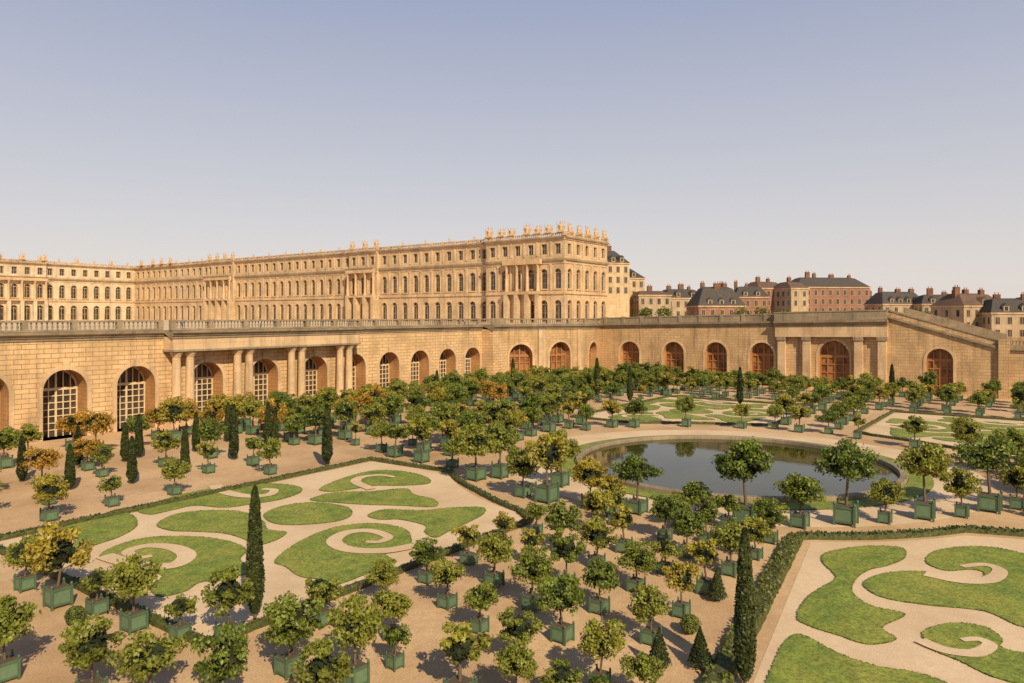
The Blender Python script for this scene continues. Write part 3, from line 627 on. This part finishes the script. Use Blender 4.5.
for i in range(22):
    a=2*math.pi*i/22; x=CX+27*math.cos(a); y=CY+27*math.sin(a)
    if x>70: tree(x,y,None,random.uniform(.85,1.1))
for (u,v) in [(717,601),(659,669),(768,531),(700,668)]:
    x,y=survey(u,v); inst('topiary_cone',CONE,(x,y,0),random.random(),1)
for (u,v) in [(690,634),(560,530),(75,625),(600,700),(500,545)]:
    x,y=survey(u,v); inst('topiary_ball',BALL,(x,y,0),random.random(),.8)
m=MB(); r=random.Random(5)
for i in range(90):
    a=PSI+math.radians(-50+85*i/90+r.uniform(-.5,.5)); d=r.uniform(520,640); cx,cy=d*math.cos(a),d*math.sin(a); hh=r.uniform(4,8.5)
    for j in range(60):
        dd=rnd_dir(r); leafquad(m,Vector((cx+dd.x*8,cy+dd.y*8,9+hh*.5+dd.z*hh*.55)),dd,1.6,'leaf',r.random()*.7,r)
for u,Z,rr in ((664,262,3.2),(742,250,3),(762,262,3.4),(880,270,3.5),(924,262,3),(955,250,3.2),(968,262,3),(645,255,2.6),(784,262,3)):
    cx,cy=site(u,Z); zc=16+r.uniform(-.8,1.0)
    m.tube((cx,cy,9),(cx,cy,zc),.3,.2,6,'bark')
    for j in range(420):
        dd=rnd_dir(r)*r.uniform(.5,1.0); nz=1+.5*noise.noise(dd*2+Vector((u,0,0))); leafquad(m,Vector((cx+dd.x*rr*nz,cy+dd.y*rr*nz,zc+dd.z*rr*.8*nz)),dd,.36,'leaf',r.random()*.6,r)
m.obj('distant_trees')
# ------------------------------------------------------------------ visitors on the terrace
def pmat(c,leg):
    m,nt,b=new_mat('visitor_clothes'); tc=N(nt,'ShaderNodeTexCoord').outputs['Object']; sx=N(nt,'ShaderNodeSeparateXYZ'); nt.links.new(tc,sx.inputs[0])
    mr=N(nt,'ShaderNodeMath',operation='MULTIPLY'); nt.links.new(sx.outputs[2],mr.inputs[0]); mr.inputs[1].default_value=1/1.8
    rp=N(nt,'ShaderNodeValToRGB'); rp.color_ramp.interpolation='CONSTANT'; e=rp.color_ramp.elements; e[0].color=(*leg,1); e[0].position=0; e[1].position=.52; e[1].color=(*c,1)
    x=e.new(.83); x.color=(.45,.27,.18,1); x=e.new(.93); x.color=(.06,.035,.02,1)
    nt.links.new(mr.outputs[0],rp.inputs[0]); nt.links.new(rp.outputs[0],b.inputs['Base Color']); return m
def visitor(x,y,z,rz,c,leg=(.05,.06,.1)):
    vs=[((0,0,.95),.14),((0,0,1.2),.13),((0,0,1.42),.15),((0,0,1.52),.055),((0,-.01,1.62),.10),((0,0,1.74),.08),
        ((.1,0,.88),.10),((.11,-.08,.48),.07),((.11,.05,.08),.045),((.11,-.12,.04),.04),((-.1,0,.88),.10),((-.11,.06,.48),.07),((-.11,.16,.08),.045),((-.11,0,.04),.04),
        ((.2,0,1.4),.06),((.26,.03,1.12),.045),((.25,-.1,.9),.035),((-.2,0,1.4),.06),((-.26,-.03,1.12),.045),((-.25,-.14,.92),.035)]
    ed=[(0,1),(1,2),(2,3),(3,4),(4,5),(0,6),(6,7),(7,8),(8,9),(0,10),(10,11),(11,12),(12,13),(2,14),(14,15),(15,16),(2,17),(17,18),(18,19)]
    me=bpy.data.meshes.new('visitor'); me.from_pydata([v for v,_ in vs],ed,[]); o=bpy.data.objects.new('visitor',me); COL.objects.link(o)
    me.materials.append(pmat(c,leg)); sk=o.modifiers.new('s','SKIN')
    for i,(v,r_) in enumerate(vs): me.skin_vertices[0].data[i].radius=(r_,r_)
    me.skin_vertices[0].data[0].use_root=True; o.modifiers.new('u','SUBSURF').levels=1
    o.location=(x,y,z); o.rotation_euler[2]=rz
for x,c in ((60,(.5,.1,.08)),(61.2,(.1,.15,.3)),(75,(.6,.55,.5)),(88,(.08,.08,.1)),(104,(.5,.45,.3)),(118,(.15,.2,.35)),(119,(.6,.2,.15)),(128,(.6,.6,.6))): visitor(x,YW+1.6,13.9,random.random()*6,c)
# ------------------------------------------------------------------ light, sky, camera
AZ=math.radians(211); EL=math.radians(36)
D=Vector((math.sin(AZ)*math.cos(EL),math.cos(AZ)*math.cos(EL),math.sin(EL)))
L=bpy.data.lights.new('sun','SUN'); L.energy=5.0; L.angle=math.radians(.5); L.color=(1,.83,.56); lo=bpy.data.objects.new('sun',L); COL.objects.link(lo); lo.rotation_euler=D.to_track_quat('Z','Y').to_euler(); lo.location=(0,0,60)
W=bpy.data.worlds.new('World'); S.world=W; W.use_nodes=True; nt=W.node_tree; bg=nt.nodes['Background']
sk=N(nt,'ShaderNodeTexSky',sky_type='NISHITA'); sk.sun_disc=False; sk.sun_elevation=EL; sk.sun_rotation=AZ; sk.dust_density=1; sk.air_density=1.0; sk.ozone_density=1.0
tc=N(nt,'ShaderNodeTexCoord'); sx=N(nt,'ShaderNodeSeparateXYZ'); nt.links.new(tc.outputs['Generated'],sx.inputs[0])
rp=N(nt,'ShaderNodeValToRGB'); e=rp.color_ramp.elements; e[0].position=0; e[0].color=(.81,.73,.67,1); e[1].position=1; e[1].color=(.06,.09,.18,1)
for p_,c_ in ((.05,(.78,.71,.67)),(.18,(.62,.61,.655)),(.39,(.38,.425,.58)),(.6,(.14,.19,.34))): x=e.new(p_); x.color=(*c_,1)
nt.links.new(sx.outputs[2],rp.inputs[0])
vm=N(nt,'ShaderNodeVectorMath',operation='SCALE'); vm.inputs['Scale'].default_value=10; nt.links.new(rp.outputs[0],vm.inputs[0])
c=mixc(nt,.87,sk.outputs[0],vm.outputs[0]); nt.links.new(c,bg.inputs['Color']); bg.inputs['Strength'].default_value=.1
cam=bpy.data.cameras.new('camera'); co=bpy.data.objects.new('camera',cam); COL.objects.link(co); S.camera=co
cam.sensor_width=36; cam.lens=FPX/1024*36; cam.shift_y=-25.5/1024; cam.clip_end=20000; cam.clip_start=.5
co.location=(0,0,H); co.rotation_euler=(math.pi/2,0,PSI-math.pi/2)
S.view_settings.view_transform='Standard'; S.view_settings.look='None'; S.view_settings.exposure=0
